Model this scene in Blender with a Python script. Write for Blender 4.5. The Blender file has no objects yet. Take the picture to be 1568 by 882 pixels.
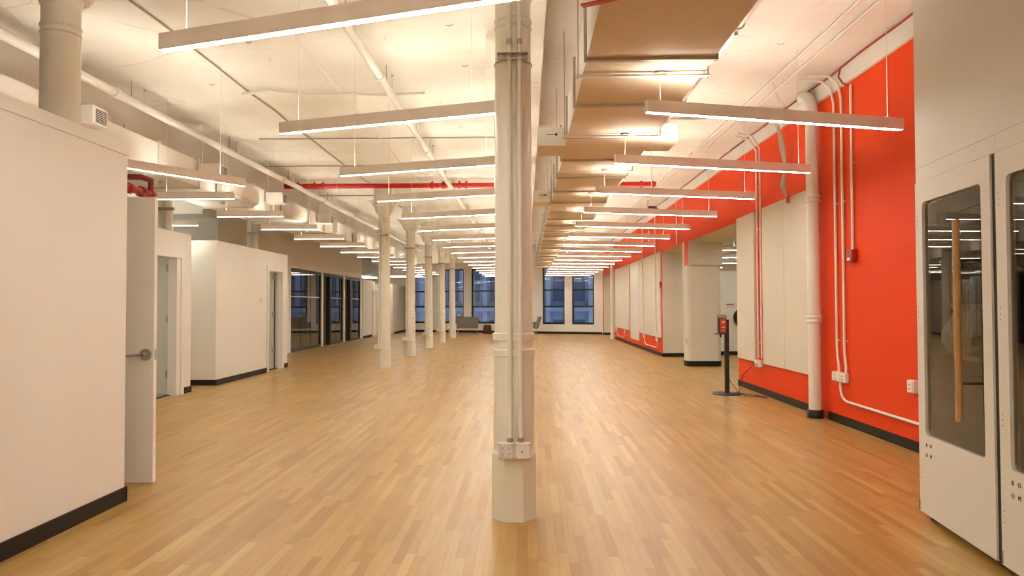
import bpy, math, random
from mathutils import Vector, Matrix
random.seed(7)
PI = math.pi
SC = bpy.context.scene
COL = SC.collection

# ------------------------------------------------------------------ camera, world, exposure
def R3(yaw, pitch, roll):
    d = Vector((-math.sin(yaw)*math.cos(pitch), math.cos(yaw)*math.cos(pitch), math.sin(pitch)))
    r0 = Vector((math.cos(yaw), math.sin(yaw), 0)); u0 = r0.cross(d)
    r = r0*math.cos(roll)+u0*math.sin(roll); u = -r0*math.sin(roll)+u0*math.cos(roll)
    return r, u, d
r_, u_, d_ = R3(math.radians(1.1412), math.radians(1.4095), -0.003)
cam = bpy.data.cameras.new('camera'); camo = bpy.data.objects.new('camera', cam); COL.objects.link(camo)
cam.sensor_width = 36; cam.lens = 36*1100/1568; cam.clip_start = .05; cam.clip_end = 200
M = Matrix((( r_.x, u_.x, -d_.x, 0), (r_.y, u_.y, -d_.y, 0), (r_.z, u_.z, -d_.z, 1.4), (0, 0, 0, 1)))
camo.matrix_world = M
SC.camera = camo
SC.view_settings.view_transform = 'Standard'; SC.view_settings.look = 'None'
SC.view_settings.gamma = 1; SC.view_settings.use_curve_mapping = False
SC.view_settings.exposure = 1.24
LAMP_DOWN = 24.0
LAMP_UP = 34.0
LIGHT = (1.0, .975, .87)
w = bpy.data.worlds.new('dusk'); SC.world = w; w.use_nodes = True
bg = w.node_tree.nodes['Background']; bg.inputs[0].default_value = (.17, .215, .30, 1); bg.inputs[1].default_value = 3.4

# ------------------------------------------------------------------ materials
def nt_new(name):
    m = bpy.data.materials.new(name); m.use_nodes = True
    return m, m.node_tree, m.node_tree.nodes['Principled BSDF']
def paint(name, col, rough=.6, var=.04, scale=3., bump=.0, bscale=60., metal=0., spec=.5, coat=0.):
    m, t, b = nt_new(name); N = t.nodes; L = t.links
    tc = N.new('ShaderNodeTexCoord'); nz = N.new('ShaderNodeTexNoise'); nz.inputs['Scale'].default_value = scale
    nz.inputs['Detail'].default_value = 4
    L.new(tc.outputs['Object'], nz.inputs['Vector'])
    mx = N.new('ShaderNodeMix'); mx.data_type = 'RGBA'
    mx.inputs[6].default_value = tuple(max(0, c*(1-var)) for c in col)+(1,)
    mx.inputs[7].default_value = tuple(min(1, c*(1+var)) for c in col)+(1,)
    L.new(nz.outputs[0], mx.inputs[0]); L.new(mx.outputs[2], b.inputs['Base Color'])
    b.inputs['Roughness'].default_value = rough; b.inputs['Metallic'].default_value = metal
    b.inputs['Specular IOR Level'].default_value = spec
    b.inputs['Coat Weight'].default_value = coat
    if bump:
        n2 = N.new('ShaderNodeTexNoise'); n2.inputs['Scale'].default_value = bscale; n2.inputs['Detail'].default_value = 3
        L.new(tc.outputs['Object'], n2.inputs['Vector'])
        bp = N.new('ShaderNodeBump'); bp.inputs['Strength'].default_value = bump; bp.inputs['Distance'].default_value = .01
        L.new(n2.outputs[0], bp.inputs['Height']); L.new(bp.outputs[0], b.inputs['Normal'])
    return m
def emit(name, col, s):
    m, t, b = nt_new(name)
    b.inputs['Base Color'].default_value = (.8, .8, .8, 1)
    b.inputs['Emission Color'].default_value = col+(1,); b.inputs['Emission Strength'].default_value = s
    return m

m_wall = paint('white wall paint', (.80, .775, .715), .55, .015, 1.5, .05, 90)
m_wall_old = paint('old cream wall paint', (.70, .63, .53), .6, .05, 2., .15, 30)
m_trim = paint('white trim paint', (.81, .775, .72), .4, .02)
m_col = paint('cream gloss column paint', (.79, .765, .66), .38, .05, 5., .12, 25)
m_orange = paint('orange red wall paint', (.76, .052, .003), .6, .03, 2., .08, 60, spec=.25)
m_panel = paint('beige felt panel', (.70, .63, .53), .9, .03, 60., .1, 400)
m_base = paint('dark brown rubber baseboard', (.018, .013, .009), .5, .1, spec=.25)
m_red = paint('red pipe enamel', (.52, .015, .010), .3, .08, 20)
m_redbox = paint('dark red alarm enamel', (.35, .02, .012), .35, .08, 20)
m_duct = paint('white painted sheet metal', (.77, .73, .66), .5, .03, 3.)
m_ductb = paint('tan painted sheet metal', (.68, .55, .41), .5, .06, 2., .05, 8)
m_flange = paint('grey galvanised steel', (.42, .38, .31), .4, .1, 12, metal=.5)
m_steel = paint('brushed steel', (.45, .42, .37), .32, .1, 40, metal=.9)
m_fix = paint('matte white aluminium', (.86, .79, .72), .5, .02)
m_pipe = paint('white pipe paint', (.79, .75, .68), .42, .04, 8.)
m_plastic = paint('white plastic', (.80, .74, .66), .35, .02)
m_dark = paint('black powder coat', (.018, .016, .014), .4, .1)
m_slot = paint('black slot', (.02, .018, .015), .7, .1)
m_wood = paint('oiled oak handle', (.48, .25, .085), .45, .18, 14.)
m_shelf = paint('light oak shelf', (.55, .33, .16), .5, .12, 10.)
m_booth = paint('white booth lacquer', (.74, .70, .64), .55, .015, 2.)
m_boothin = paint('grey booth felt', (.16, .14, .12), .95, .08, 40., .2, 300)
m_grey = paint('grey sofa fabric', (.24, .22, .195), .9, .1, 60., .2, 300)
m_rust = paint('rust brown fabric', (.11, .025, .012), .85, .15, 40., .2, 200)
m_wframe = paint('dark green black window frame', (.012, .020, .020), .4, .1)
m_bag = paint('crumpled white paper', (.70, .66, .58), .7, .05, 30)
m_wire = paint('grey cable', (.38, .34, .27), .5, .1)
m_rwire = paint('red cable', (.40, .03, .02), .5, .1)
m_door = paint('pale grey door paint', (.64, .62, .54), .45, .015)
m_cord = paint('black rubber cord', (.02, .018, .016), .5, .1)
m_text = paint('black lettering', (.05, .045, .04), .5, .05)
m_wtext = paint('white lettering', (.80, .76, .70), .5, .05)
m_out = paint('blue grey facade', (.20, .225, .28), .8, .2, .8)
m_outd = paint('dark facade recess', (.05, .07, .11), .6, .2, .5)
m_concrete = paint('grey office floor', (.45, .43, .38), .5, .08, 6)
m_down = emit('warm white diffuser', LIGHT, LAMP_DOWN)
m_up = emit('warm white uplight diffuser', LIGHT, LAMP_UP)

def glass(name, tint, refl_rough=.0, fac_add=.0, ior=1.5):
    m = bpy.data.materials.new(name); m.use_nodes = True; t = m.node_tree; N = t.nodes; L = t.links
    N.remove(N['Principled BSDF']); out = N['Material Output']
    tr = N.new('ShaderNodeBsdfTransparent'); tr.inputs[0].default_value = tint+(1,)
    gl = N.new('ShaderNodeBsdfGlossy'); gl.inputs['Roughness'].default_value = refl_rough; gl.inputs[0].default_value = (.95, .95, .95, 1)
    ge = N.new('ShaderNodeNewGeometry'); dt = N.new('ShaderNodeVectorMath'); dt.operation = 'DOT_PRODUCT'
    L.new(ge.outputs['Normal'], dt.inputs[0]); L.new(ge.outputs['Incoming'], dt.inputs[1])
    def mm(op, a, bv, clamp=False):
        n = N.new('ShaderNodeMath'); n.operation = op; n.use_clamp = clamp
        for i, x in enumerate((a, bv)):
            if isinstance(x, (int, float)): n.inputs[i].default_value = x
            else: L.new(x, n.inputs[i])
        return n
    ab = mm('ABSOLUTE', dt.outputs['Value'], 0); om = mm('SUBTRACT', 1.0, ab.outputs[0]); pw = mm('POWER', om.outputs[0], 5.0)
    ad = mm('MULTIPLY_ADD', pw.outputs[0], .96, True); ad.inputs[2].default_value = .04+fac_add
    mx = N.new('ShaderNodeMixShader'); L.new(ad.outputs[0], mx.inputs[0]); L.new(tr.outputs[0], mx.inputs[1]); L.new(gl.outputs[0], mx.inputs[2])
    L.new(mx.outputs[0], out.inputs[0])
    return m
m_glass = glass('window glass', (.93, .95, .97), 0, .01)
m_office = glass('dark office glass', (.62, .60, .55), 0, .10)
m_tint = glass('smoked booth glass', (.68, .63, .54), .0, .03)

def make_ceiling_mat():
    m, t, b = nt_new('rough cream painted ceiling'); N = t.nodes; L = t.links
    tc = N.new('ShaderNodeTexCoord')
    n1 = N.new('ShaderNodeTexNoise'); n1.inputs['Scale'].default_value = .7; n1.inputs['Detail'].default_value = 6
    L.new(tc.outputs['Object'], n1.inputs['Vector'])
    cr = N.new('ShaderNodeValToRGB'); cr.color_ramp.elements[0].position = .35; cr.color_ramp.elements[1].position = .7
    cr.color_ramp.elements[0].color = (.72, .66, .56, 1); cr.color_ramp.elements[1].color = (.82, .77, .68, 1)
    L.new(n1.outputs[0], cr.inputs[0])
    # thin cracks and stains
    v = N.new('ShaderNodeTexVoronoi'); v.feature = 'DISTANCE_TO_EDGE'; v.inputs['Scale'].default_value = .55
    nd = N.new('ShaderNodeTexNoise'); nd.inputs['Scale'].default_value = 1.5; nd.inputs['Detail'].default_value = 5
    L.new(tc.outputs['Object'], nd.inputs['Vector'])
    mxv = N.new('ShaderNodeMix'); mxv.data_type = 'VECTOR'; mxv.inputs[0].default_value = .12
    L.new(tc.outputs['Object'], mxv.inputs[4]); L.new(nd.outputs[1], mxv.inputs[5]); L.new(mxv.outputs[1], v.inputs['Vector'])
    lt = N.new('ShaderNodeMath'); lt.operation = 'LESS_THAN'; lt.inputs[1].default_value = .006; L.new(v.outputs[0], lt.inputs[0])
    n3 = N.new('ShaderNodeTexNoise'); n3.inputs['Scale'].default_value = 1.1; L.new(tc.outputs['Object'], n3.inputs['Vector'])
    gt = N.new('ShaderNodeMath'); gt.operation = 'GREATER_THAN'; gt.inputs[1].default_value = .56; L.new(n3.outputs[0], gt.inputs[0])
    mu = N.new('ShaderNodeMath'); mu.operation = 'MULTIPLY'; L.new(lt.outputs[0], mu.inputs[0]); L.new(gt.outputs[0], mu.inputs[1])
    m2 = N.new('ShaderNodeMath'); m2.operation = 'MULTIPLY'; m2.inputs[1].default_value = .22; L.new(mu.outputs[0], m2.inputs[0])
    mx = N.new('ShaderNodeMix'); mx.data_type = 'RGBA'; L.new(m2.outputs[0], mx.inputs[0]); L.new(cr.outputs[0], mx.inputs[6]); mx.inputs[7].default_value = (.25, .17, .10, 1)
    L.new(mx.outputs[2], b.inputs['Base Color']); b.inputs['Roughness'].default_value = .7
    n4 = N.new('ShaderNodeTexNoise'); n4.inputs['Scale'].default_value = 9; n4.inputs['Detail'].default_value = 8; L.new(tc.outputs['Object'], n4.inputs['Vector'])
    # board-form lines running across the ceiling
    wv = N.new('ShaderNodeTexWave'); wv.bands_direction = 'Y'; wv.inputs['Scale'].default_value = 1.6; wv.inputs['Distortion'].default_value = .5
    L.new(tc.outputs['Object'], wv.inputs['Vector'])
    sm = N.new('ShaderNodeMath'); sm.operation = 'MULTIPLY_ADD'; sm.inputs[1].default_value = .25; L.new(wv.outputs[1], sm.inputs[0]); L.new(n4.outputs[0], sm.inputs[2])
    bp = N.new('ShaderNodeBump'); bp.inputs['Strength'].default_value = .35; bp.inputs['Distance'].default_value = .02
    L.new(sm.outputs[0], bp.inputs['Height']); L.new(bp.outputs[0], b.inputs['Normal'])
    return m
m_ceil = make_ceiling_mat()

def make_floor_mat():
    m, t, b = nt_new('maple strip floor'); N = t.nodes; L = t.links
    tc = N.new('ShaderNodeTexCoord'); sp = N.new('ShaderNodeSeparateXYZ'); L.new(tc.outputs['Object'], sp.inputs[0])
    def math_(op, a, bv=None, c=None):
        n = N.new('ShaderNodeMath'); n.operation = op
        for i, x in enumerate((a, bv, c)):
            if x is None: continue
            if isinstance(x, (int, float)): n.inputs[i].default_value = x
            else: L.new(x, n.inputs[i])
        return n.outputs[0]
    W_, LEN = .057, .80
    rx = math_('DIVIDE', sp.outputs[0], W_); row = math_('FLOOR', rx); fx = math_('FRACT', rx)
    wn = N.new('ShaderNodeTexWhiteNoise'); wn.noise_dimensions = '1D'; L.new(row, wn.inputs['W'])
    yo = math_('MULTIPLY_ADD', wn.outputs[0], 13.7, math_('DIVIDE', sp.outputs[1], LEN))
    idx = math_('FLOOR', yo); fy = math_('FRACT', yo)
    cx = N.new('ShaderNodeCombineXYZ'); L.new(row, cx.inputs[0]); L.new(idx, cx.inputs[1])
    w2 = N.new('ShaderNodeTexWhiteNoise'); w2.noise_dimensions = '2D'; L.new(cx.outputs[0], w2.inputs['Vector'])
    cr = N.new('ShaderNodeValToRGB'); e = cr.color_ramp.elements
    e[0].position = 0; e[0].color = (.335, .178, .044, 1); e[1].position = 1; e[1].color = (.50, .325, .112, 1)
    for p, c in ((.25, (.385, .220, .058, 1)), (.6, (.42, .247, .070, 1)), (.88, (.44, .270, .080, 1))):
        k = e.new(p); k.color = c
    L.new(w2.outputs[0], cr.inputs[0])
    # grain
    mp = N.new('ShaderNodeMapping'); mp.inputs['Scale'].default_value = (60, 3.0, 1); L.new(tc.outputs['Object'], mp.inputs[0])
    ng = N.new('ShaderNodeTexNoise'); ng.inputs['Scale'].default_value = 1; ng.inputs['Detail'].default_value = 5; L.new(mp.outputs[0], ng.inputs['Vector'])
    g = math_('MULTIPLY_ADD', ng.outputs[0], .36, .82)
    vm = N.new('ShaderNodeVectorMath'); vm.operation = 'SCALE'; L.new(cr.outputs[0], vm.inputs[0]); L.new(g, vm.inputs['Scale'])
    ex = math_('LESS_THAN', math_('MINIMUM', fx, math_('SUBTRACT', 1, fx)), .022)
    ey = math_('LESS_THAN', math_('MINIMUM', fy, math_('SUBTRACT', 1, fy)), .0025)
    edge = math_('MULTIPLY', math_('MAXIMUM', ex, ey), .45)
    mx = N.new('ShaderNodeMix'); mx.data_type = 'RGBA'; L.new(edge, mx.inputs[0]); L.new(vm.outputs[0], mx.inputs[6]); mx.inputs[7].default_value = (.16, .08, .03, 1)
    L.new(mx.outputs[2], b.inputs['Base Color'])
    n5 = N.new('ShaderNodeTexNoise'); n5.inputs['Scale'].default_value = 1.3; n5.inputs['Detail'].default_value = 4; L.new(tc.outputs['Object'], n5.inputs['Vector'])
    b_r = math_('MULTIPLY_ADD', n5.outputs[0], .14, .26); L.new(b_r, b.inputs['Roughness'])
    b.inputs['Specular IOR Level'].default_value = .5
    bp = N.new('ShaderNodeBump'); bp.inputs['Strength'].default_value = .15; bp.inputs['Distance'].default_value = .004
    hh = math_('MULTIPLY_ADD', w2.outputs[1], .3, ng.outputs[0]); L.new(hh, bp.inputs['Height']); L.new(bp.outputs[0], b.inputs['Normal'])
    return m
m_floor = make_floor_mat()

# ------------------------------------------------------------------ mesh helpers
class MB:
    """collects shapes in world coordinates, then links them as ONE mesh object"""
    def __init__(s): s.v = []; s.f = []; s.m = []; s.sm = []
    def add(s, vs, fs, mi=0, smooth=False):
        n = len(s.v); s.v += [tuple(p) for p in vs]
        for f in fs: s.f.append([n+i for i in f]); s.m.append(mi); s.sm.append(smooth)
        return s
    def box(s, x0, y0, z0, x1, y1, z1, mi=0, fm=None):
        if x0 > x1: x0, x1 = x1, x0
        if y0 > y1: y0, y1 = y1, y0
        if z0 > z1: z0, z1 = z1, z0
        vs = [(x0,y0,z0),(x1,y0,z0),(x1,y1,z0),(x0,y1,z0),(x0,y0,z1),(x1,y0,z1),(x1,y1,z1),(x0,y1,z1)]
        fs = {'b':(0,3,2,1),'t':(4,5,6,7),'y0':(0,1,5,4),'x1':(1,2,6,5),'y1':(2,3,7,6),'x0':(3,0,4,7)}
        for k, f in fs.items(): s.add([vs[i] for i in f], [(0,1,2,3)], (fm or {}).get(k, mi))
        return s
    def bbox(s, x0, y0, z0, x1, y1, z1, c=.006, mi=0):
        """box with chamfered vertical and top edges (rounded look)"""
        if x0 > x1: x0, x1 = x1, x0
        if y0 > y1: y0, y1 = y1, y0
        c = min(c, (x1-x0)*.45, (y1-y0)*.45, (z1-z0)*.45)
        def ring(i, z): return [(x0+i+c,y0+i,z),(x1-i-c,y0+i,z),(x1-i,y0+i+c,z),(x1-i,y1-i-c,z),(x1-i-c,y1-i,z),(x0+i+c,y1-i,z),(x0+i,y1-i-c,z),(x0+i,y0+i+c,z)]
        r = [ring(c*.6, z0), ring(0, z0+c*.6), ring(0, z1-c*.6), ring(c*.6, z1)]
        vs = sum(r, []); fs = [tuple(reversed(range(8))), tuple(range(24, 32))]
        for k in range(3):
            for i in range(8): fs.append((k*8+i, k*8+(i+1)%8, k*8+8+(i+1)%8, k*8+8+i))
        return s.add(vs, fs, mi)
    def tube(s, pts, rad, n=10, mi=0, caps=True, rads=None):
        src = [Vector(p) for p in pts]; pts = [src[0]]; rs = [rads[0]] if rads else None
        for q in range(1, len(src)):
            a, c = src[q-1], src[q]; ln = (c-a).length
            if ln < 1e-5: continue
            if ln > 8*rad and ln > .12 and not rads:      # rings close to the bends keep the shading of long runs even
                e = max(rad*1.5, .01)/ln; pts += [a.lerp(c, e), a.lerp(c, 1-e)]
            pts.append(c)
            if rads: rs.append(rads[q])
        if rads: rads = rs
        rings = []; prev = None
        for i, p in enumerate(pts):
            if i == 0: t = pts[1]-p
            elif i == len(pts)-1: t = p-pts[i-1]
            else: t = (pts[i+1]-p).normalized()+(p-pts[i-1]).normalized()
            t.normalize()
            if prev is None:
                a = Vector((0,0,1)) if abs(t.z) < .9 else Vector((1,0,0))
                u = t.cross(a).normalized()
            else: u = (prev - t*prev.dot(t)).normalized()
            prev = u; w_ = t.cross(u)
            rr = rads[i] if rads else rad
            rings.append([p+(u*math.cos(2*PI*k/n)+w_*math.sin(2*PI*k/n))*rr for k in range(n)])
        vs = sum(rings, []); fs = []
        for k in range(len(pts)-1):
            for i in range(n): fs.append((k*n+i, k*n+(i+1)%n, (k+1)*n+(i+1)%n, (k+1)*n+i))
        s.add(vs, fs, mi, True)
        if caps: s.add(rings[0], [tuple(reversed(range(n)))], mi); s.add(rings[-1], [tuple(range(n))], mi)
        return s
    def lathe(s, cx, cy, prof, n=24, mi=0, smooth=True, rot=0., caps=True):
        """prof: list of (radius, z)"""
        vs = []; fs = []
        for r, z in prof:
            vs += [(cx+r*math.cos(2*PI*k/n+rot), cy+r*math.sin(2*PI*k/n+rot), z) for k in range(n)]
        for k in range(len(prof)-1):
            for i in range(n): fs.append((k*n+i, k*n+(i+1)%n, (k+1)*n+(i+1)%n, (k+1)*n+i))
        s.add(vs, fs, mi, smooth)
        if caps:
            s.add(vs[:n], [tuple(reversed(range(n)))], mi); s.add(vs[-n:], [tuple(range(n))], mi)
        return s
    def disc(s, c, axis, r, th, n=20, mi=0):
        c = Vector(c); a = Vector(axis).normalized()
        return s.tube([c-a*th/2, c+a*th/2], r, n, mi)
    def quad(s, a, b, c, d, mi=0): return s.add([a, b, c, d], [(0,1,2,3)], mi)
    def build(s, name, mats, parent=None, smooth_all=False):
        if not isinstance(mats, (list, tuple)): mats = [mats]
        org = Vector((0,0,0)); inv = Matrix.Identity(4)
        if parent is not None: inv = ORG[parent.name].inverted()
        me = bpy.data.meshes.new(name)
        me.from_pydata([tuple(inv @ Vector(p)) for p in s.v], [], s.f)
        for m in mats: me.materials.append(m)
        for i, p in enumerate(me.polygons): p.material_index = s.m[i]; p.use_smooth = s.sm[i]
        me.validate(); me.update()
        o = bpy.data.objects.new(name, me); COL.objects.link(o)
        if parent is not None: o.parent = parent; ORG[o.name] = ORG[parent.name]
        else: ORG[o.name] = Matrix.Identity(4)
        return o
ORG = {}
def thing(name, label, cat, loc=(0,0,0), rot=0., group=None, local=False):
    """Empty at the base. local=True: parts are given in the thing's own frame."""
    o = bpy.data.objects.new(name, None); COL.objects.link(o)
    o.empty_display_size = .1
    o.location = loc; o.rotation_euler = (0,0,rot); o['label'] = label; o['category'] = cat
    if group: o['group'] = group
    ORG[o.name] = Matrix.Identity(4) if local else (Matrix.Translation(Vector(loc)) @ Matrix.Rotation(rot, 4, 'Z'))
    return o
def tag(o, label, cat, group=None):
    o['label'] = label; o['category'] = cat
    if group: o['group'] = group
    return o
def struct(o): o['kind'] = 'structure'; return o
def dup(root, loc, rot=None, label=None, group=None):
    def rec(o, parent):
        c = o.copy(); COL.objects.link(c); c.parent = parent
        for ch in list(kids.get(o.name, [])): rec(ch, c)
        return c
    kids = {}
    for o in bpy.data.objects:
        if o.parent: kids.setdefault(o.parent.name, []).append(o)
    c = rec(root, None); c.location = loc
    if rot is not None: c.rotation_euler = (0,0,rot)
    if label: c['label'] = label
    if group: c['group'] = group
    return c
def arc(p0, p1, p2, n=5):
    a, b, c = Vector(p0), Vector(p1), Vector(p2)
    return [a*(1-t)**2+b*2*t*(1-t)+c*t*t for t in [i/n for i in range(n+1)]]
ORD = ['first','second','third','fourth','fifth','sixth','seventh','eighth','ninth','tenth','eleventh','twelfth','thirteenth','fourteenth','fifteenth','sixteenth','seventeenth','eighteenth']

CZ = 4.17           # ceiling height
XR = 3.70           # face of the orange wall
# far wall: oblique, passes (0,36.4) with slope -.42
FA = math.atan(-.42)
FM = Matrix.Translation((0, 36.4, 0)) @ Matrix.Rotation(FA, 4, 'Z')
def farY(x): return 36.4-.42*x

# ------------------------------------------------------------------ floor, ceiling
b = MB(); b.box(-12.5, -12.5, -.2, 14, 46, 0); struct(b.build('floor', m_floor))
b = MB(); b.box(-12.5, -12.5, CZ, 14, 46, CZ+.3); struct(b.build('ceiling', m_ceil))

# ------------------------------------------------------------------ right wall with openings
b = MB(); fm = {'x0': 1}
b.box(XR, -12.5, 0, 4.5, 12.62, CZ, fm=fm)
b.box(XR, 12.62, 2.85, 4.5, 19.6, CZ, fm=fm)
b.box(XR, 19.6, 0, 4.5, 30.0, CZ, fm=fm)
b.box(XR, 30.0, 2.81, 4.5, 34.4, CZ, fm=fm)
b.box(XR, 34.4, 0, 4.3, 34.85, CZ, fm=fm)
struct(b.build('wall_right', [m_wall_old, m_orange]))
# pier standing in the opening: wide head under the header, slightly larger casing below
b = MB(); b.box(3.70, 16.51, 2.31, 4.5, 16.86, 2.85, fm={'x0': 1})
def rounded_box(mb, x0, y0, z0, x1, y1, z1, r, n=5, mi=0):
    pts = []
    for cx, cy, a0 in ((x1-r, y1-r, 0), (x0+r, y1-r, PI/2), (x0+r, y0+r, PI), (x1-r, y0+r, 1.5*PI)):
        for k in range(n+1):
            a = a0+k*PI/2/n; pts.append((cx+r*math.cos(a), cy+r*math.sin(a)))
    N = len(pts); vs = [(x, y, z0) for x, y in pts]+[(x, y, z1) for x, y in pts]
    mb.add(vs, [(i, (i+1)%N, N+(i+1)%N, N+i) for i in range(N)], mi, True)
    mb.add(vs[N:], [tuple(range(N))], mi); mb.add(vs[:N], [tuple(reversed(range(N)))], mi)
rounded_box(b, 3.68, 16.55, 0, 4.47, 17.0, 2.31, .12)
struct(b.build('wall_pier', [m_wall_old, m_orange]))
# white band along the top of the orange wall
b = MB(); b.box(3.665, -4.5, 3.94, 3.699, 34.8, 4.168); struct(b.build('trim_1', m_wall))
# baseboards
b = MB()
b.box(3.685, 3.0, .002, XR, 8.9, .10); b.box(3.685, 9.15, .002, XR, 12.63, .10); b.box(3.685, 12.62, .002, 4.5, 12.64, .10)
b.box(3.685, 19.58, .002, XR, 30.0, .10); b.box(3.685, 19.58, .002, 4.5, 19.60, .10)
b.box(3.69, 34.385, .002, 4.3, 34.40, .10); b.box(3.685, 34.385, .002, XR, 34.80, .10)
struct(b.build('baseboard_right', m_base))
b = MB(); rounded_box(b, 3.668, 16.538, .002, 4.482, 17.012, .12, .13); struct(b.build('baseboard_pier', m_base))

# ------------------------------------------------------------------ other room beyond the openings
b = MB(); b.box(5.0, 20.2, 0, 9.5, 20.35, 2.35); struct(b.build('wall_beyond', m_wall))
b = MB(); b.box(5.0, 20.185, .002, 9.5, 20.2, .11); struct(b.build('baseboard_beyond', m_base))
b = MB(); b.box(12.5, -4.5, 0, 12.7, 42, CZ); struct(b.build('wall_outer', m_wall))

# ------------------------------------------------------------------ far wall with windows (own frame: s along the wall)
k = math.sqrt(1+.42**2)
def fbox(mb, s0, t0, z0, s1, t1, z1, mi=0):
    n = len(mb.v); mb.box(s0, t0, z0, s1, t1, z1, mi)
    for i in range(n, len(mb.v)): mb.v[i] = tuple(FM @ Vector(mb.v[i]))
wins = [(-6.15, -5.05), (-4.45, -3.30), (-2.88, -1.62), (.81, 1.89), (2.25, 3.29)]
ZB, ZT = .47, 3.34
b = MB(); cur = -13.2
for x0, x1 in wins:
    fbox(b, cur, 0, 0, x0*k, .35, CZ); fbox(b, x0*k, 0, 0, x1*k, .35, ZB); fbox(b, x0*k, 0, ZT, x1*k, .35, CZ); cur = x1*k
fbox(b, cur, 0, 0, 13.6, .35, CZ); struct(b.build('wall_far', m_wall))
b = MB(); fbox(b, -7.5, -.015, .002, 3.98, -.001, .11); struct(b.build('baseboard_far', m_base))
for i, (x0, x1) in enumerate(wins):
    s0, s1 = x0*k, x1*k
    b = MB(); t0, t1 = .05, .12; fw = .07
    fbox(b, s0, t0, ZB, s0+fw, t1, ZT); fbox(b, s1-fw, t0, ZB, s1, t1, ZT)
    fbox(b, s0+fw, t0, ZB, s1-fw, t1, ZB+.10); fbox(b, s0+fw, t0, ZT-fw, s1-fw, t1, ZT)
    for z in (1.345, 2.17): fbox(b, s0+fw, t0, z-.035, s1-fw, t1, z+.035)
    wf = struct(b.build('window_%d' % (i+1), m_wframe))
    b = MB(); fbox(b, s0+fw, .08, ZB+.10, s1-fw, .09, ZT-fw); b.build('pane', m_glass, wf)
# wall return between the far wall and the orange wall
# soffit hanging before the far windows
b = MB(); b.box(-7.0, 32.6, 3.33, .43, 33.2, CZ); struct(b.build('trim_2', m_wall_old))
# facade across the street
fac = MB()
fac.box(-22, 50, -6, 16, 51, 5.2)
for i in range(26): fac.box(-22+i*1.46, 49.7, -6, -21.7+i*1.46, 50, 5.2)
for z in (-2.5, 1.0, 4.6): fac.box(-22, 49.6, z, 16, 50, z+.35)
for i in range(26):
    for z in (-1.9, 1.7): fac.box(-21.5+i*1.46, 49.96, z, -20.75+i*1.46, 50.01, z+2.3, mi=1)
tag(fac.build('building', [m_out, m_outd]), 'blue grey building seen at dusk across the street through the far windows', 'building')

# ------------------------------------------------------------------ left side: low white office boxes
H = 2.58
def lowbox(name, x0, y0, x1, y1, z=H, mat=m_wall):
    b = MB(); b.box(x0, y0, 0, x1, y1, z); return struct(b.build(name, mat))
# nearest box
lowbox('wall_near', -5.9, -4.4, -2.90, 5.15)
b = MB(); b.box(-2.90, -4.4, 2.50, -2.893, 5.157, 2.584); struct(b.build('trim_3', m_wall))
b = MB(); b.box(-2.90, -4.4, .002, -2.886, 5.164, .104); b.box(-3.80, 5.15, .002, -2.886, 5.164, .104); struct(b.build('baseboard_near', m_base))
# jamb wall carrying the open door
lowbox('wall_jamb', -5.9, 5.15, -3.90, 5.62)
# open door leaf
t = thing('door', 'white door leaf standing open behind the near white wall with a brushed lever handle', 'door', (-3.88, 5.66, 0))
b = MB(); b.bbox(-3.88, 5.65, .012, -2.955, 5.695, 2.275, .003); b.build('leaf', m_wall, t)
b = MB(); b.tube([(-3.02, 5.65, 1.02), (-3.02, 5.638, 1.02)], .047, 24); b.tube([(-3.02, 5.64, 1.02), (-3.02, 5.59, 1.02)], .016, 14)
hd = b.build('rosette', m_steel, t)
b = MB(); b.tube([(-3.02, 5.588, 1.02), (-3.06, 5.584, 1.02), (-3.09, 5.584, 1.016), (-3.155, 5.59, 1.010)], .010, 10, rads=[.014, .011, .010, .009]); b.build('lever', m_steel, hd)
b = MB(); b.disc((-3.02, 5.585, 1.02), (0,1,0), .009, .006); b.build('keyhole', m_slot, hd)
b = MB(); b.box(-2.9549, 5.66, .98, -2.953, 5.685, 1.06); b.build('latch_plate', m_steel, t)

# second box with door opening in its face (X = -5.5)
XB = -5.52
b = MB()
b.box(-7.2, 6.2, 0, XB, 10.02, H); b.box(XB-.14, 10.02, 2.20, XB, 11.24, H); b.box(XB-.14, 11.24, 0, XB, 11.72, H)
b.box(-8.6, 11.60, 0, XB-.14, 11.72, H); b.box(-8.72, 10.0, 0, -8.6, 11.72, H); b.box(-8.6, 6.2, 0, -7.2, 10.02, H); b.box(-8.6, 10.02, 2.50, XB-.14, 11.60, H)
struct(b.build('wall_left', m_wall))
b = MB(); b.box(XB, 11.50, .002, XB+.014, 11.734, .10); b.box(XB-.3, 11.72, .002, XB+.014, 11.734, .10); struct(b.build('baseboard_left', m_base))
def door_frame(n, x, y0, y1, z):
    b = MB(); tw = .10
    b.box(x-.15, y0, 0, x+.02, y0+tw, z); b.box(x-.15, y1-tw, 0, x+.02, y1, z); b.box(x-.15, y0+tw, z-tw, x+.02, y1-tw, z)
    # stop bead
    b.box(x-.09, y1-tw-.015, 0, x-.05, y1-tw, z-tw); b.box(x-.09, y0+tw, z-tw-.015, x-.05, y1-tw, z-tw)
    return struct(b.build('door_%d' % n, m_trim))
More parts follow.
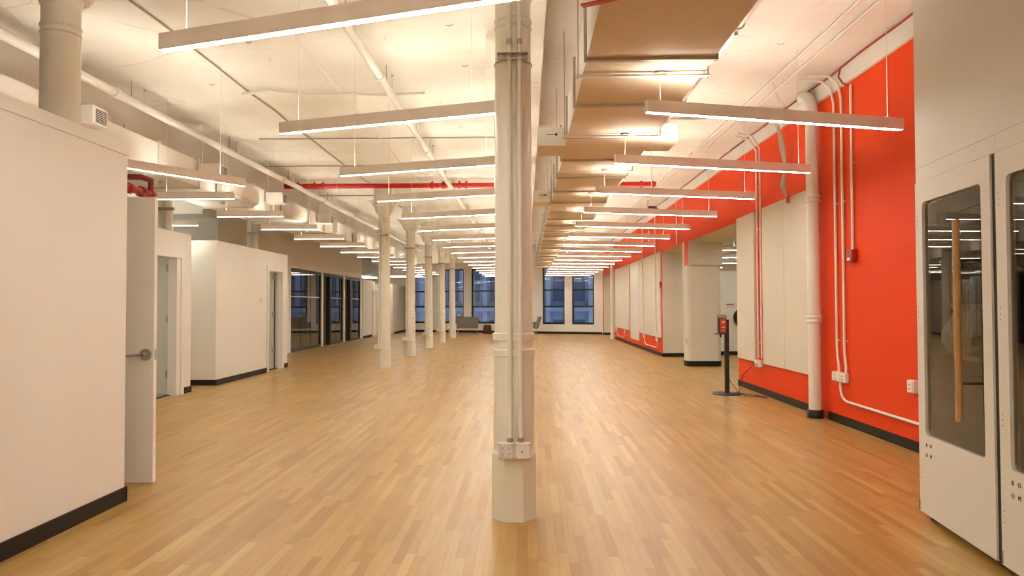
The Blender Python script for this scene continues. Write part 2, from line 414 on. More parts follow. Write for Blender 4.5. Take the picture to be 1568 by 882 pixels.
def open_leaf(frame, x, y1, z, hz):
    # leaf swung inwards, square to the wall, three hinges on the far jamb
    b = MB(); b.bbox(x-1.06, y1-.165, .015, x-.16, y1-.12, z-.11, .003); lf = b.build('leaf', m_door, frame)
    b = MB(); b.box(x-.158, y1-.162, .01, x-.15, y1-.125, z-.10); b.build('hinge_gap', m_slot, frame)
    for h_ in hz:
        b = MB(); b.box(x-.20, y1-.172, h_-.055, x-.115, y1-.166, h_+.055); b.tube([(x-.157, y1-.175, h_-.055), (x-.157, y1-.175, h_+.055)], .008, 8); b.build('hinge', m_steel, frame)
d1 = door_frame(1, XB, 10.26, 11.46, 2.27)
open_leaf(d1, XB, 11.46, 2.27, (.33, 1.20, 2.02))
b = MB(); b.box(-8.6, 10.02, .001, XB-.15, 11.6, .006); b.box(XB-.16, 10.3, .001, XB-.10, 11.4, .012, mi=1); struct(b.build('floor.001', [m_concrete, m_slot]))

# third box
b = MB()
b.box(-9.5, 12.68, 0, XB, 15.30, H); b.box(XB-.14, 15.30, 2.20, XB, 16.15, H); b.box(XB-.14, 16.15, 0, XB, 16.50, H)
b.box(-9.5, 16.38, 0, XB-.14, 16.50, H); b.box(-9.5, 15.30, 2.5, XB-.14, 16.38, H); b.box(-9.5, 15.3, 0, -9.38, 16.38, H)
struct(b.build('wall_left.001', m_wall))
b = MB(); b.box(XB, 12.666, .002, XB+.014, 15.17, .10); b.box(-9.4, 12.666, .002, XB+.014, 12.68, .10); b.box(XB, 16.22, .002, XB+.014, 16.514, .10); struct(b.build('baseboard_left.001', m_base))
d2 = door_frame(2, XB, 15.17, 16.22, 2.27)
open_leaf(d2, XB, 16.22, 2.27, (.42, 1.22, 2.06))
b = MB(); b.box(-9.38, 15.3, .001, XB-.15, 16.38, .006); b.box(XB-.16, 15.2, .001, XB-.10, 16.2, .012, mi=1); struct(b.build('floor.002', [m_concrete, m_slot]))
t = thing('room_sign', 'small pale room plate on the white wall left of the second open doorway', 'sign', (XB, 14.85, 1.52))
b = MB(); b.box(XB, 14.78, 1.47, XB+.008, 14.93, 1.56); b.build('plate', m_trim, t)
b = MB(); b.box(XB+.008, 14.79, 1.545, XB+.010, 14.92, 1.555); b.build('top_edge', m_steel, t)

m_room = emit('added office light', LIGHT, 7.0)  # lamps added inside the boxes to brighten the open door leaves
for (xr, yr, l) in ((-7.0, 10.8, 'first'), (-7.2, 15.8, 'second')):
    t = thing('added_panel_light', 'added ceiling light inside the %s low office box' % l, 'light', (xr, yr, 2.45))
    b = MB(); b.box(xr-.5, yr-.12, 2.46, xr+.5, yr+.12, 2.498); b.build('frame', m_fix, t)
    b = MB(); b.box(xr-.48, yr-.10, 2.452, xr+.48, yr+.10, 2.46); b.build('diffuser', m_room, t)
# tall back wall above and behind the boxes
XG = -7.15
b = MB()
b.box(XG-.15, 16.52, 0, XG, 21.70, CZ); b.box(XG-.15, 21.70, 2.58, XG, 31.1, CZ); b.box(XG-.15, 24.95, 0, XG+.01, 25.15, 2.58); b.box(XG-.15, 27.95, 0, XG+.01, 28.15, 2.58); b.box(XG-.15, 30.85, 0, XG, 31.1, 2.58)
b.box(-12.3, 16.52, 0, XG-.15, 16.67, CZ)
struct(b.build('wall_left.002', m_wall))
b = MB(); b.box(-12.3, 15.7, 3.45, XG+.0, 16.5, CZ); struct(b.build('trim_4', m_wall))
b = MB(); b.box(-12.5, -12.5, 0, -12.3, 46, CZ); struct(b.build('wall_outer_left', m_wall_old))
b = MB(); b.box(-12.3, -5.2, 0, 12.5, -5.0, CZ); struct(b.build('wall_behind', m_wall))  # unseen wall, set close and white to bounce light forward
# back of the glazed offices
b = MB(); b.box(-11.0, 21.0, 0, -10.85, 31.1, 2.75); b.box(-10.85, 31.0, 0, XG-.15, 31.1, 2.75); b.box(-10.85, 21.4, 0, XG-.15, 21.5, 2.75); b.box(-10.85, 25.0, 0, XG-.15, 25.1, 2.75); b.box(-10.85, 28.0, 0, XG-.15, 28.1, 2.75); b.box(-11.0, 21.0, 2.75, XG-.15, 31.1, 2.85)
struct(b.build('wall_office', m_wall_old))
# glazed fronts
def glazed(n, y0, y1, op):
    t = MB(); x = XG; fw = .06
    t.box(x-.10, y0, 0, x-.02, y0+fw, 2.56); t.box(x-.10, y1-fw, 0, x-.02, y1, 2.56)
    t.box(x-.10, y0+fw, 2.47, x-.02, y1-fw, 2.56); t.box(x-.10, y0+fw+(op if op else 0), 0, x-.02, y1-fw, .07)
    ys = y0+fw
    if op: t.box(x-.14, y0+op, 0, x-.0, y0+op+.22, 2.52); ys = y0+op+.22
    fr = struct(t.build('window_%d' % n, m_dark))
    c = 3 if not op else 2
    st = (y1-fw-ys)/c
    for i in range(c):
        g = MB(); g.box(x-.065, ys+i*st+.006, .07, x-.053, ys+(i+1)*st-.006, 2.47); g.build('pane', m_office, fr)
    for i in range(1, c):
        g = MB(); g.box(x-.068, ys+i*st-.006, .07, x-.05, ys+i*st+.006, 2.47); g.build('joint', m_dark, fr)
    if True:
        g = MB(); g.box(x-.051, ys+.05, 1.69, x-.049, y1-fw-.05, 1.72); g.build('frosted_band', m_wtext, fr)
    return fr
glazed(6, 21.70, 24.95, 0); glazed(7, 25.15, 27.95, .85); glazed(8, 28.15, 30.85, .85)
# last low box along the left, towards the windows
b = MB(); b.box(-9.8, 31.12, 0, -7.10, 33.0, H); b.box(-9.8, 33.0, 0, -7.2, 34.0, H); b.box(-9.8, 34.0, 0, -6.85, 35.6, H-.12)
struct(b.build('wall_left.003', m_wall))
b = MB(); b.box(-7.10, 31.12, .002, -7.086, 32.9, .10); struct(b.build('baseboard_left.003', m_base))
d3 = door_frame(3, -7.08, 32.98, 34.02, 2.15)
b = MB(); b.bbox(-7.17, 33.09, .01, -7.13, 33.91, 2.04, .003); b.build('leaf', m_wall, d3)
b = MB(); b.box(-6.85, 34.03, .002, -6.83, 35.6, .10); b.box(-6.65, 36.0, .002, -6.63, 38.9, .1); struct(b.build('baseboard_left.004', m_base))
b = MB(); b.box(-9.8, 35.62, 0, -6.65, 39.2, 2.5); struct(b.build('wall_left.004', m_wall_old))
# beam over the left column row and beam over the centre row
b = MB(); b.box(-6.9, -12.4, 3.70, -5.30, 36, CZ-.001); struct(b.build('trim_5', m_wall_old))
b = MB(); b.box(-.34, -12.4, 3.83, .17, 35.5, CZ-.001); struct(b.build('trim_6', m_ceil))

# ------------------------------------------------------------------ columns
def make_column(x, y, label, ped=True, cap_h=CZ, zb=0.):
    t = thing('column', label, 'column', (x, y, zb), group='cast iron columns')
    if ped:
        b = MB(); r = .158
        b.lathe(x, y, [(r, 0), (r, .425), (.136, .455)], 8, smooth=False, rot=PI/8); b.build('pedestal', m_col, t)
    b = MB(); b.lathe(x, y, [(.136, .45), (.134, 1.07), (.131, 1.11), (.131, 1.17), (.127, 1.3), (.120, 3.35), (.120, 3.45)] if ped else [(.124, zb), (.120, 3.35), (.120, 3.45)], 32)
    b.build('shaft', m_col, t)
    for z in (1.09, 1.195) if ped else ():
        b = MB(); b.lathe(x, y, [(.130, z-.026), (.140, z-.023), (.140, z+.019), (.131, z+.026)], 48, smooth=False); b.build('band', m_col, t)
    b = MB(); b.lathe(x, y, [(.118, 3.255), (.127, 3.258), (.128, 3.268), (.121, 3.276), (.121, 3.300), (.129, 3.308), (.128, 3.320), (.118, 3.325)], 32); b.build('neck_ring', m_col, t)
    # bracketed capital: round bell, then a square block with side brackets
    b = MB(); b.lathe(x, y, [(.120, 3.44), (.135, 3.48), (.16, 3.56), (.17, 3.62), (.17, 3.70)], 24)
    b.box(x-.20, y-.20, 3.70, x+.20, y+.20, min(cap_h, CZ-.002))
    for sx, sy in ((1,0), (-1,0), (0,1), (0,-1)):
        prof = [(.13, 3.50), (.17, 3.52), (.20, 3.58), (.24, 3.68), (.30, 3.76), (.38, 3.81), (.38, 3.83), (.13, 3.83)]
        hw = .09
        vs = []
        for q in (-hw, hw):
            for rr, z in prof:
                vs.append((x+sx*rr+(q if sx == 0 else 0), y+sy*rr+(q if sy == 0 else 0), z))
        n = len(prof); fs = [tuple(range(n)), tuple(reversed(range(n, 2*n)))]+[(i, (i+1)%n, n+(i+1)%n, n+i) for i in range(n)]
        b.add(vs, fs)
    b.build('capital', m_col, t)
    return t
def outlets(x, y, yf, z, label, dx=0., group='outlet boxes on the columns', boxes=2):
    """pair of small outlet boxes fixed to a column, front face at yf"""
    t = thing('outlet_box', label, 'outlet', (x, yf, z), group=group)
    for i, bx in enumerate((x-.105, x+.005)[:boxes]):
        b = MB(); b.bbox(bx, yf, z-.052, bx+.10, yf+.05, z+.052, .008); p = b.build('box', m_plastic, t)
        if i == 0:
            for sx in (.028, .072):
                b = MB(); b.bbox(bx+sx-.017, yf-.004, z-.036, bx+sx+.017, yf+.001, z+.036, .004); b.build('receptacle', m_trim, p)
            for sx in (.028, .072):
                for sz in (-.018, .018):
                    b = MB()
                    b.box(bx+sx-.008, yf-.006, z+sz-.004, bx+sx-.005, yf-.003, z+sz+.008)
                    b.box(bx+sx+.005, yf-.006, z+sz-.004, bx+sx+.008, yf-.003, z+sz+.008)
                    b.box(bx+sx-.002, yf-.006, z+sz-.012, bx+sx+.003, yf-.003, z+sz-.007)
                    b.build('socket', m_slot, p)
        else:
            b = MB(); b.bbox(bx+.006, yf-.003, z-.046, bx+.094, yf+.001, z+.046, .004); b.build('cover_plate', m_trim, p)
            b = MB(); b.disc((bx+.046, yf-.004, z-.004), (0,1,0), .005, .004, 10); b.build('screw', m_slot, p)
        for cx in (bx+.010, bx+.090):
            for cz in (z-.044, z+.044): b = MB(); b.disc((cx, yf-.003, cz), (0,1,0), .005, .006, 8); b.build('corner_screw', m_steel, p)
    return t
CY = 4.82; CX = -.085
c0 = make_column(CX, CY, 'large cream iron column in the middle foreground carrying two conduits')
yf = CY-.158
outlets(CX+.005, CY, yf-.075, .475, 'pair of white outlet boxes low on the foreground column')
for i, (dx, nm) in enumerate(((-.022, 'left'), (.046, 'right'))):
    x = CX+dx
    t = thing('conduit', '%s one of the two cream conduits running up the foreground column' % nm, 'conduit', (x, yf-.02, .53), group='conduits on the foreground column')
    b = MB(); b.tube([(x, yf-.04, .527), (x, yf-.035, .60), (x, yf+.008, .72), (x, yf+.008, 3.4)]+arc((x, yf+.008, 3.4), (x, yf-.0, 3.6), (x, yf-.10, 3.70), 4)+[(x, yf-.11, CZ)], .0145, 12); b.build('tube', m_pipe, t)
    b = MB(); b.tube([(x, yf-.04, .527), (x, yf-.04, .555)], .020, 10); b.build('coupling', m_steel, t)
    b = MB(); b.tube([(x, yf+.008, 3.115), (x, yf+.008, 3.15)], .0175, 10); b.build('coupling', m_steel, t)
t = thing('pipe_clamp', 'dark slotted steel strut clamp across the foreground column near its top', 'clamp', (CX, yf, 3.03))
b = MB(); b.box(CX-.10, yf-.012, 3.012, CX+.10, yf+.018, 3.018); b.box(CX-.10, yf-.012, 3.050, CX+.10, yf+.018, 3.056); b.box(CX-.10, yf+.012, 3.018, CX+.10, yf+.018, 3.050); b.build('strut', m_flange, t)
b = MB()
for dx in (-.022, .046): b.tube([(CX+dx-.022, yf-.006, 3.034), (CX+dx, yf-.022, 3.034), (CX+dx+.022, yf-.006, 3.034)], .006, 8)
b.build('strap', m_steel, t)
b = MB(); b.tube([(CX+.128*math.cos(a), CY+.128*math.sin(a), 3.02-.0*a) for a in [i*2*PI/24 for i in range(25)]], .004, 6); b.build('band', m_wire, t)

# near left column rising from behind the white box
make_column(-3.185, 4.82, zb=2.585, ped=False, label='cream round column rising behind the near white wall at upper left')
LEFTROW = [16.4, 20.12, 23.85, 27.55, 31.5]
proto = make_column(-3.25, LEFTROW[0], 'nearest of the five cream columns standing in a line on the left')
po = outlets(-3.25-.09, LEFTROW[0], LEFTROW[0]-.225, .48, 'small outlet boxes on the nearest column of the left line')
pc = thing('conduit', 'pair of thin conduits on the nearest column of the left line', 'conduit', (-3.25, LEFTROW[0], 0), group='conduits on the left line of columns')
for dx in (-.10, -.04):
    x = -3.25+dx; y = LEFTROW[0]-.128
    b = MB(); b.tube([(x, y-.07, .53), (x, y-.02, .66), (x, y, .8), (x, y, 3.35), (x, y-.08, 3.6), (x, y-.1, 4.168)], .013, 10); b.build('tube', m_pipe, pc)
b = MB(); b.box(-3.25-.15, LEFTROW[0]-.142, 3.00, -3.25+.12, LEFTROW[0]-.118, 3.04); b.build('strut', m_flange, pc)
names = ['second nearest', 'middle', 'second farthest', 'farthest']
for i, y in enumerate(LEFTROW[1:]):
    dup(proto, (-3.25, y, 0), label='%s of the five cream columns standing in a line on the left' % names[i])
    dup(po, (-3.25-.09, y-.225, .48), label='small outlet boxes on the %s column of the left line' % names[i])
    dup(pc, (-3.25, y, 0), label='pair of thin conduits on the %s column of the left line' % names[i])
# columns behind the office boxes
def back_column(x, y, z0, label):
    t = thing('column', label, 'column', (x, y, z0), group='columns behind the office boxes')
    b = MB(); b.lathe(x, y, [(.13, z0), (.124, 3.35), (.124, 3.45), (.16, 3.56), (.17, 3.699)], 24); b.build('shaft', m_col, t)
    for dx in (.03, .09):
        b = MB(); b.tube([(x+dx, y-.15, z0+.002), (x+dx, y-.15, 3.69)], .016, 8); b.build('conduit', m_pipe, t)
    b = MB(); b.box(x-.06, y-.17, 3.03, x+.22, y-.11, 3.08); b.build('strut', m_flange, t)
    return t
back_column(-6.18, 12.15, 0, 'cream column with clamp rising between the first and second office boxes')
back_column(-6.22, 16.2, H+.002, 'cream column with clamp rising above the white office box with the second doorway')

# ------------------------------------------------------------------ linear ceiling lights
FZ = 2.82
def make_fixture(L_, label, group, wires, ztops):
    t = thing('linear_light', label, 'light', (0,0,FZ), group=group, local=True)
    w_ = .026; hh = .092
    b = MB(); b.box(-L_/2, -w_, .004, -L_/2+.006, w_, hh); b.box(L_/2-.006, -w_, .004, L_/2, w_, hh)
    b.box(-L_/2+.006, -w_, 0, L_/2-.006, -w_+.005, hh); b.box(-L_/2+.006, w_-.005, 0, L_/2-.006, w_, hh); b.box(-L_/2+.006, -w_+.005, .04, L_/2-.006, w_-.005, .05)
    b.build('housing', m_fix, t)
    b = MB(); b.box(-L_/2+.006, -w_+.005, -.001, L_/2-.006, w_-.005, .010); b.build('diffuser', m_down, t)
    b = MB(); b.box(-L_/2+.006, -w_+.005, .070, L_/2-.006, w_-.005, .076); b.build('uplight_diffuser', m_up, t)
    for s_, zt in zip(wires, ztops):
        b = MB(); b.tube([(s_*L_, 0, .05), (s_*L_, 0, zt-FZ)], .0022, 6); b.build('suspension_wire', m_pipe, t)
        b = MB(); b.tube([(s_*L_, 0, .076), (s_*L_, 0, .105)], .007, 8); b.build('wire_grip', m_steel, t)
    return t
# left row (chevron: the outer end stands farther away)
aL = -math.atan2(.65, 2.02); LL = math.hypot(.65, 2.02)
pl = None; yl = []
for kx in range(-2, 17):
    ye = 3.92+1.93*kx                    # depth of the left end
    if kx == -2: cy = ye
    c = (-2.02+.5*2.02+.0, ye-.325, FZ)
    vis = kx+1
    if kx < 0: lab = '%s added unseen light near the camera, in line with the left row' % ORD[-kx-1]  # out-of-view lamps added to light surfaces that face the camera
    elif kx == 0: lab = 'nearest hanging light of the left row, crossing before the foreground column top'
    else: lab = '%s nearest hanging light in the row left of the foreground column' % ORD[kx]
    if pl is None:
        pl = make_fixture(LL, lab, 'hanging lights of the left row', (-.42, .30), (CZ, CZ)); pl.location = c; pl.rotation_euler = (0,0,aL)
    else: dup(pl, c, aL, lab)
aR = math.atan2(.60, 2.17); LR = math.hypot(.60, 2.17); pr = None
for kx in range(0, 16):
    if kx in (-1,): continue
    ys = 5.28+1.90*kx
    c = (.89+1.085, ys+.30, FZ)
    lab = ('%s hanging light behind the camera, in line with the right row' % ORD[-kx-2] if kx < 0 else 'nearest hanging light of the right row, beside the orange wall' if kx == 0 else '%s nearest hanging light in the row beside the orange wall' % ORD[kx])
    if pr is None:
        pr = make_fixture(LR, lab, 'hanging lights of the right row', (-.45, .44), (3.13, CZ)); pr.location = c; pr.rotation_euler = (0,0,aR)
        b = MB(); b.lathe(-.45*LR, 0, [(.012, .285), (.05, .29), (.045, .30), (.02, .31)], 16); b.build('canopy', m_plastic, pr)
    else: dup(pr, c, aR, lab)
pq = None  # unseen lamps added behind the camera to lift the foreground
for q, (xq, yq) in enumerate(((-1.2, -1.2), (-1.2, -3.2), (1.6, -.2), (1.6, -2.2), (1.6, -4.2))):
    lab = '%s added unseen crosswise light of the group over the floor behind the camera' % ORD[q]
    if pq is None: pq = make_fixture(2.4, lab, 'added lights behind the camera', (-.36, .36), (CZ, CZ)); pq.location = (xq, yq-1.0, FZ)
    else: dup(pq, (xq, yq-.5, FZ), 0, lab)
# short lights of the left aisle
ps = None
for kx in range(0, 13):
    y = 9.37+1.90*kx
    if y > 32.5: break
    c = (-4.375, y, FZ)
    lab = ('nearest short straight light over the left aisle, starting at the open door edge' if kx == 0 else '%s nearest short light in the row over the left aisle' % ORD[kx])
    if ps is None:
        ps = make_fixture(1.05, lab, 'short lights over the left aisle', (-.36, .36), (CZ, CZ)); ps.location = c
    else: dup(ps, c, 0, lab)
# turned light over the near left box
f1 = make_fixture(2.3, 'long slanting light emerging from behind the near white wall at left', None, (-.3, .36), (3.2, CZ))
ang = math.atan2(8.41-7.28, -3.33+4.07); ux, uy = math.cos(ang), math.sin(ang)
f1.location = (-3.33-ux*1.15, 8.41-uy*1.15, FZ); f1.rotation_euler = (0,0,ang)
f2 = make_fixture(2.3, 'short light in the gap behind the first office box at far left', None, (-.3, .3), (CZ, CZ)); f2.location = (-6.9, 12.45, FZ); 
for q, yq in enumerate((8.6, 12.2, 14.6)):  # hidden lamps added to brighten the wall beyond the boxes
    f3 = make_fixture(2.2, '%s added unseen light behind the office boxes on the far left' % ('nearest', 'middle', 'farthest')[q], 'added lights behind the office boxes', (-.3, .3), (CZ, CZ)); f3.location = (-8.6 if q == 2 else -10.2, yq, FZ)
# far-left rows beyond the glazed offices
pf = None
for i, (x, y) in enumerate(((-8.5, 32.6), (-8.5, 34.4), (-8.5, 36.2), (-5.9, 33.9), (-5.9, 35.3))):
    lab = '%s hanging light at the far left end beyond the glazed offices' % ('outer nearest','outer middle','outer farthest','inner nearer','inner farther')[i]
    if pf is None: pf = make_fixture(1.9, lab, 'lights at the far left end', (-.36, .36), (CZ, CZ)); pf.location = (x, y, FZ)
    else: dup(pf, (x, y, FZ), 0, lab)
# lights of the room behind the orange wall
po2 = None
for i in range(9):
    y = 10+2.9*i
    lab = '%s light from the camera in the room behind the orange wall' % ORD[i]
    if po2 is None: po2 = make_fixture(2.4, lab, 'lights in the room behind the orange wall', (-.36, .36), (CZ, CZ)); po2.location = (6.25, y, FZ)
    else: dup(po2, (6.25, y, FZ), 0, lab)

# ------------------------------------------------------------------ big duct on the right
DX0, DX1, DZ0, DZ1 = .43, 1.32, 3.13, 3.52
for j, (y0, y1, x1, n_) in enumerate(((1.5, 20.0, DX1, 16), (20.0, 32.5, 1.18, 10))):
    t = thing('air_duct', ('wide tan bottomed air duct with bolted joints running away right of the foreground column' if j == 0 else 'narrower far stretch of the tan air duct near the end windows'), 'duct', (DX0, y0, DZ0))
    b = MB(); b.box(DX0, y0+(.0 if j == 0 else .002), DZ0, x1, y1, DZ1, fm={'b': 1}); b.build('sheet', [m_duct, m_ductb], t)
    y = 5.0-1.165*2 if j == 0 else 20.4
    while y < y1-.1:
        b = MB(); g = .022
        b.box(DX0-g, y-.02, DZ0-g, x1+g, y+.02, DZ0); b.box(DX0-g, y-.02, DZ1, x1+g, y+.02, DZ1+g); b.box(DX0-g, y-.02, DZ0, DX0, y+.02, DZ1); b.box(x1, y-.02, DZ0, x1+g, y+.02, DZ1)
        if y > y0+.03: b.build('joint_flange', m_flange, t)
        y += 1.165
    # branch stubs
    for (sy, x0) in (((7.74, .13), (12.0, .12)) if j == 0 else ()):
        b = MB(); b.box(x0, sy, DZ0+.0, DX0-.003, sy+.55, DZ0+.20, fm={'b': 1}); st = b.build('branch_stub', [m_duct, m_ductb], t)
        b = MB(); b.tube([(x0+.10, sy-.002, DZ0+.12), (x0+.19, sy-.006, DZ0+.12)], .004, 6); b.disc((x0+.20, sy-.004, DZ0+.12), (0,1,0), .014, .01, 10); b.build('damper_handle', m_slot, st)
    if j == 0:
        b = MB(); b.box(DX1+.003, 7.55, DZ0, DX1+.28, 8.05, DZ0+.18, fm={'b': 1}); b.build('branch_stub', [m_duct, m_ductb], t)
pb = None
for i in range(15):
    y = 5.30+1.90*i
    x1 = DX1 if y < 20 else 1.18
    lab = 'steel hanger bar under the big tan duct, %s from the camera' % ORD[i]
    if pb is None:
        pb = thing('duct_hanger', lab, 'hanger', (0, y, 3.1), group='hanger bars under the big duct')
        b = MB(); b.box(DX0-.06, y-.018, 3.092, DX1+.04, y+.018, 3.106); b.build('bar', m_duct, pb)
        for x in (DX0-.04,): 
            b = MB(); b.tube([(x, y, 3.08), (x, y, CZ-.001)], .005, 6); b.build('rod', m_wire, pb)
        b = MB(); b.tube([(DX1+.03, y, 3.08), (DX1+.03, y, CZ-.001)], .005, 6); b.build('rod', m_wire, pb)
    else: dup(pb, (0, y, 3.1), None, lab)

# ------------------------------------------------------------------ white duct over the left aisle
t = thing('air_duct', 'long white painted duct hanging along the left side above the office boxes', 'duct', (-5.0, 2, 3.2))
LX = -4.96
segs = [(1.0, 8.05, LX), (8.05, 11.2, LX), (11.2, 15.3, LX), (15.3, 19.0, LX), (19.0, 23.5, LX), (23.5, 28, LX), (28, 32.4, LX)]
b = MB(); b.box(-5.85, 1.0, 3.21, LX, 32.4, 3.61); b.build('sheet', m_duct, t)
for y in (5.35, 7.4, 9.55, 10.75, 12.9, 15.4, 18.2, 21.0, 24., 27., 30.):
    b = MB(); g = .03; b.box(-5.85-g, y-.022, 3.18, LX+g, y+.022, 3.21); b.box(LX, y-.022, 3.21, LX+g, y+.022, 3.64); b.box(-5.88, y-.022, 3.61, LX, y+.022, 3.64); b.build('joint_flange', m_duct, t)
for y0, y1, dx in ((11.3, 12.7, .22), (14.3, 15.2, .30), (17.4, 18.0, .22), (20.3, 20.9, .22), (23.2, 23.8, .22)):
    b = MB(); b.bbox(LX+.001, y0, 3.19, LX+dx, y1, 3.50, .06); b.build('branch_stub', m_duct, t)
for y in (6.3, 8.9, 12.0, 15., 18., 21.):
    b = MB()
    for dx in (.10,):
        b.tube([(LX-dx, y, 3.61), (LX-dx, y, 3.699)], .006, 6)
    b.build('strap_rod', m_wire, t)
for y in (5.9, 8.5, 10.2, 12.3, 14.6, 17.):
    b = MB(); b.lathe(-5.25, y, [(.015, 3.17), (.04, 3.175), (.035, 3.20), (.02, 3.209)], 12); b.build('sprinkler_head', m_plastic, t)
# louvred vent boxes hung in front of the duct
vb = None
for i, y in enumerate((7.52, 10.70, 13.45, 16.8)):
    lab = ['nearest white louvred vent box hanging beside the upper left column', 'second white louvred vent box, hanging above the slanting light', 'third white louvred vent box along the left duct', 'farthest white louvred vent box along the left duct'][i]
    if vb is None:
        vb = thing('vent_box', lab, 'vent', (-4.77, y, 3.36), group='vent boxes along the left duct')
        b = MB(); b.bbox(-4.93, y, 3.36, -4.61, y+.27, 3.56, .008); bx = b.build('body', m_plastic, vb)
        b = MB()
        for q in range(8): b.box(-4.612, y+.045, 3.385+q*.019, -4.604, y+.235, 3.393+q*.019)
        b.build('louvre', m_slot, vb)
        b = MB(); b.tube([(-4.91, y+.06, 3.56), (-4.91, y+.06, CZ-.001)], .010, 8); b.build('hanging_tube', m_pipe, vb)
        b = MB(); b.disc((-4.91, y+.06, CZ-.006), (0,0,1), .05, .01, 16); b.build('ceiling_plate', m_pipe, vb)
    else: dup(vb, (-4.77, y, 3.36), None, lab)

# ------------------------------------------------------------------ sprinkler mains, red cross pipe, conduits on the ceiling
def main_pipe(label, x, z, r, y0, y1, mat=m_pipe, heads=True, step=2.9, ph=0.):
    t = thing('sprinkler_pipe', label, 'pipe', (x, y0, z))
    b = MB(); b.tube([(x, y0, z), (x, y1, z)], r, 14); b.build('tube', mat, t)
    y = y0+1+ph; n = 0
    while y < min(y1, 34):
        b = MB(); b.tube([(x, y-.05, z), (x, y+.05, z)], r*1.28, 14); b.tube([(x, y, z-r*1.1), (x, y, z-r*1.9)], .014, 8); b.tube([(x-r*1.5, y+.0, z+r*.4), (x-r*1.2, y, z+r*.9)], .012, 6); b.build('coupling', mat, t)
        if heads:
            b = MB(); b.tube([(x, y+.35, z+r*.8), (x, y+.35, CZ-.001)], .006, 6); b.build('hanger_rod', m_wire, t)
            b = MB(); b.tube([(x+.02, y+.62, z+r*.7), (x+.02, y+.62, z+.20)], .010, 6); b.tube([(x+.02, y+.62, z+.20), (x+.02, y+.62, z+.222)], .014, 8, mi=1); b.build('sprinkler_head', [mat, m_flange], t)
        y += step
    return t
main_pipe('white sprinkler main running down the ceiling of the left bay beside the aisle', -4.83, 3.92, .052, 1.0, 34.5, ph=.5)
main_pipe('white sprinkler main over the floor left of the foreground column', -1.60, 3.92, .045, 1.0, 34.5, step=1.87, ph=.2)
main_pipe('white sprinkler main along the right side of the big duct', 1.52, 3.42, .042, 1.5, 32., step=1.87, ph=.8)
t = thing('red_pipe', 'long bright red pipe crossing the ceiling left of the foreground column', 'pipe', (-2.5, 15.6, 4.03))
b = MB(); b.tube([(-5.29, 15.6, 4.03), (-.345, 15.6, 4.03)], .055, 16); b.build('tube', m_red, t)
for x in (-5.0, -4.63, -4.45, -1.80, -1.45, -1.30, -2.05):
    b = MB(); b.tube([(x-.03, 15.6, 4.03), (x+.03, 15.6, 4.03)], .072, 16); b.tube([(x, 15.6, 4.09), (x, 15.6, 4.125)], .018, 8); b.build('coupling', m_red, t)
t = thing('red_pipe', 'short red pipe length under the ceiling right of the big duct', 'pipe', (2.2, 15.6, 4.03))
b = MB(); b.tube([(1.40, 15.6, 4.03), (2.82, 15.6, 4.03)], .055, 16); b.build('tube', m_red, t)
for x in (2.75, 2.5, 1.9): 
    b = MB(); b.tube([(x-.03, 15.6, 4.03), (x+.03, 15.6, 4.03)], .072, 16); b.build('coupling', m_red, t)
# red valve set over the open door
m_redp = paint('dark red fire pipe enamel', (.24, .012, .010), .3, .1, 20)
t = thing('fire_valve', 'dark red fire pipe and valve set above the open door at left', 'pipe', (-4.3, 7.6, 2.7))
b = MB(); b.tube([(-4.36, 5.9, 2.70), (-4.34, 8.25, 2.70)], .042, 14); b.tube([(-4.34, 8.2, 2.66), (-4.34, 8.2, 2.86), (-4.45, 8.2, 2.90), (-4.95, 8.2, 2.92)], .036, 12); b.build('tube', m_redp, t)
for y in (6.9, 7.35, 7.75, 8.0, 8.2):
    b = MB(); b.tube([(-4.345, y-.03, 2.70), (-4.345, y+.03, 2.70)], .062, 8); b.build('flange', m_redp, t)
b = MB(); b.tube([(-4.345, 7.55, 2.70), (-4.345, 7.55, 2.85)], .02, 8); b.build('valve_stem', m_redp, t)
b = MB(); b.tube([(-4.345+.06*math.cos(a), 7.55+.06*math.sin(a), 2.85) for a in [i*2*PI/16 for i in range(17)]], .009, 6); b.tube([(-4.405, 7.55, 2.85), (-4.285, 7.55, 2.85)], .007, 6); b.build('hand_wheel', m_redp, t)
b = MB(); b.tube([(-4.345, 7.9, 2.70), (-4.25, 7.9, 2.64), (-4.25, 7.9, 2.58)], .018, 8); b.build('drain', m_redp, t)
t = thing('grey_pipe', 'fat white pipe lying just above the red valve set at left', 'pipe', (-4.4, 7, 2.95))
b = MB(); b.tube([(-4.45, 5.6, 2.98), (-4.42, 7.9, 2.95)], .045, 12); b.build('tube', m_pipe, t)
b = MB(); b.tube([(-4.44, 6.9, 3.02), (-4.44, 6.9, 3.209)], .006, 6); b.build('hanger_rod', m_wire, t)
b = MB(); b.tube([(-4.44, 6.88, 2.96), (-4.44, 6.92, 2.96)], .055, 12); b.build('hanger_ring', m_steel, t)

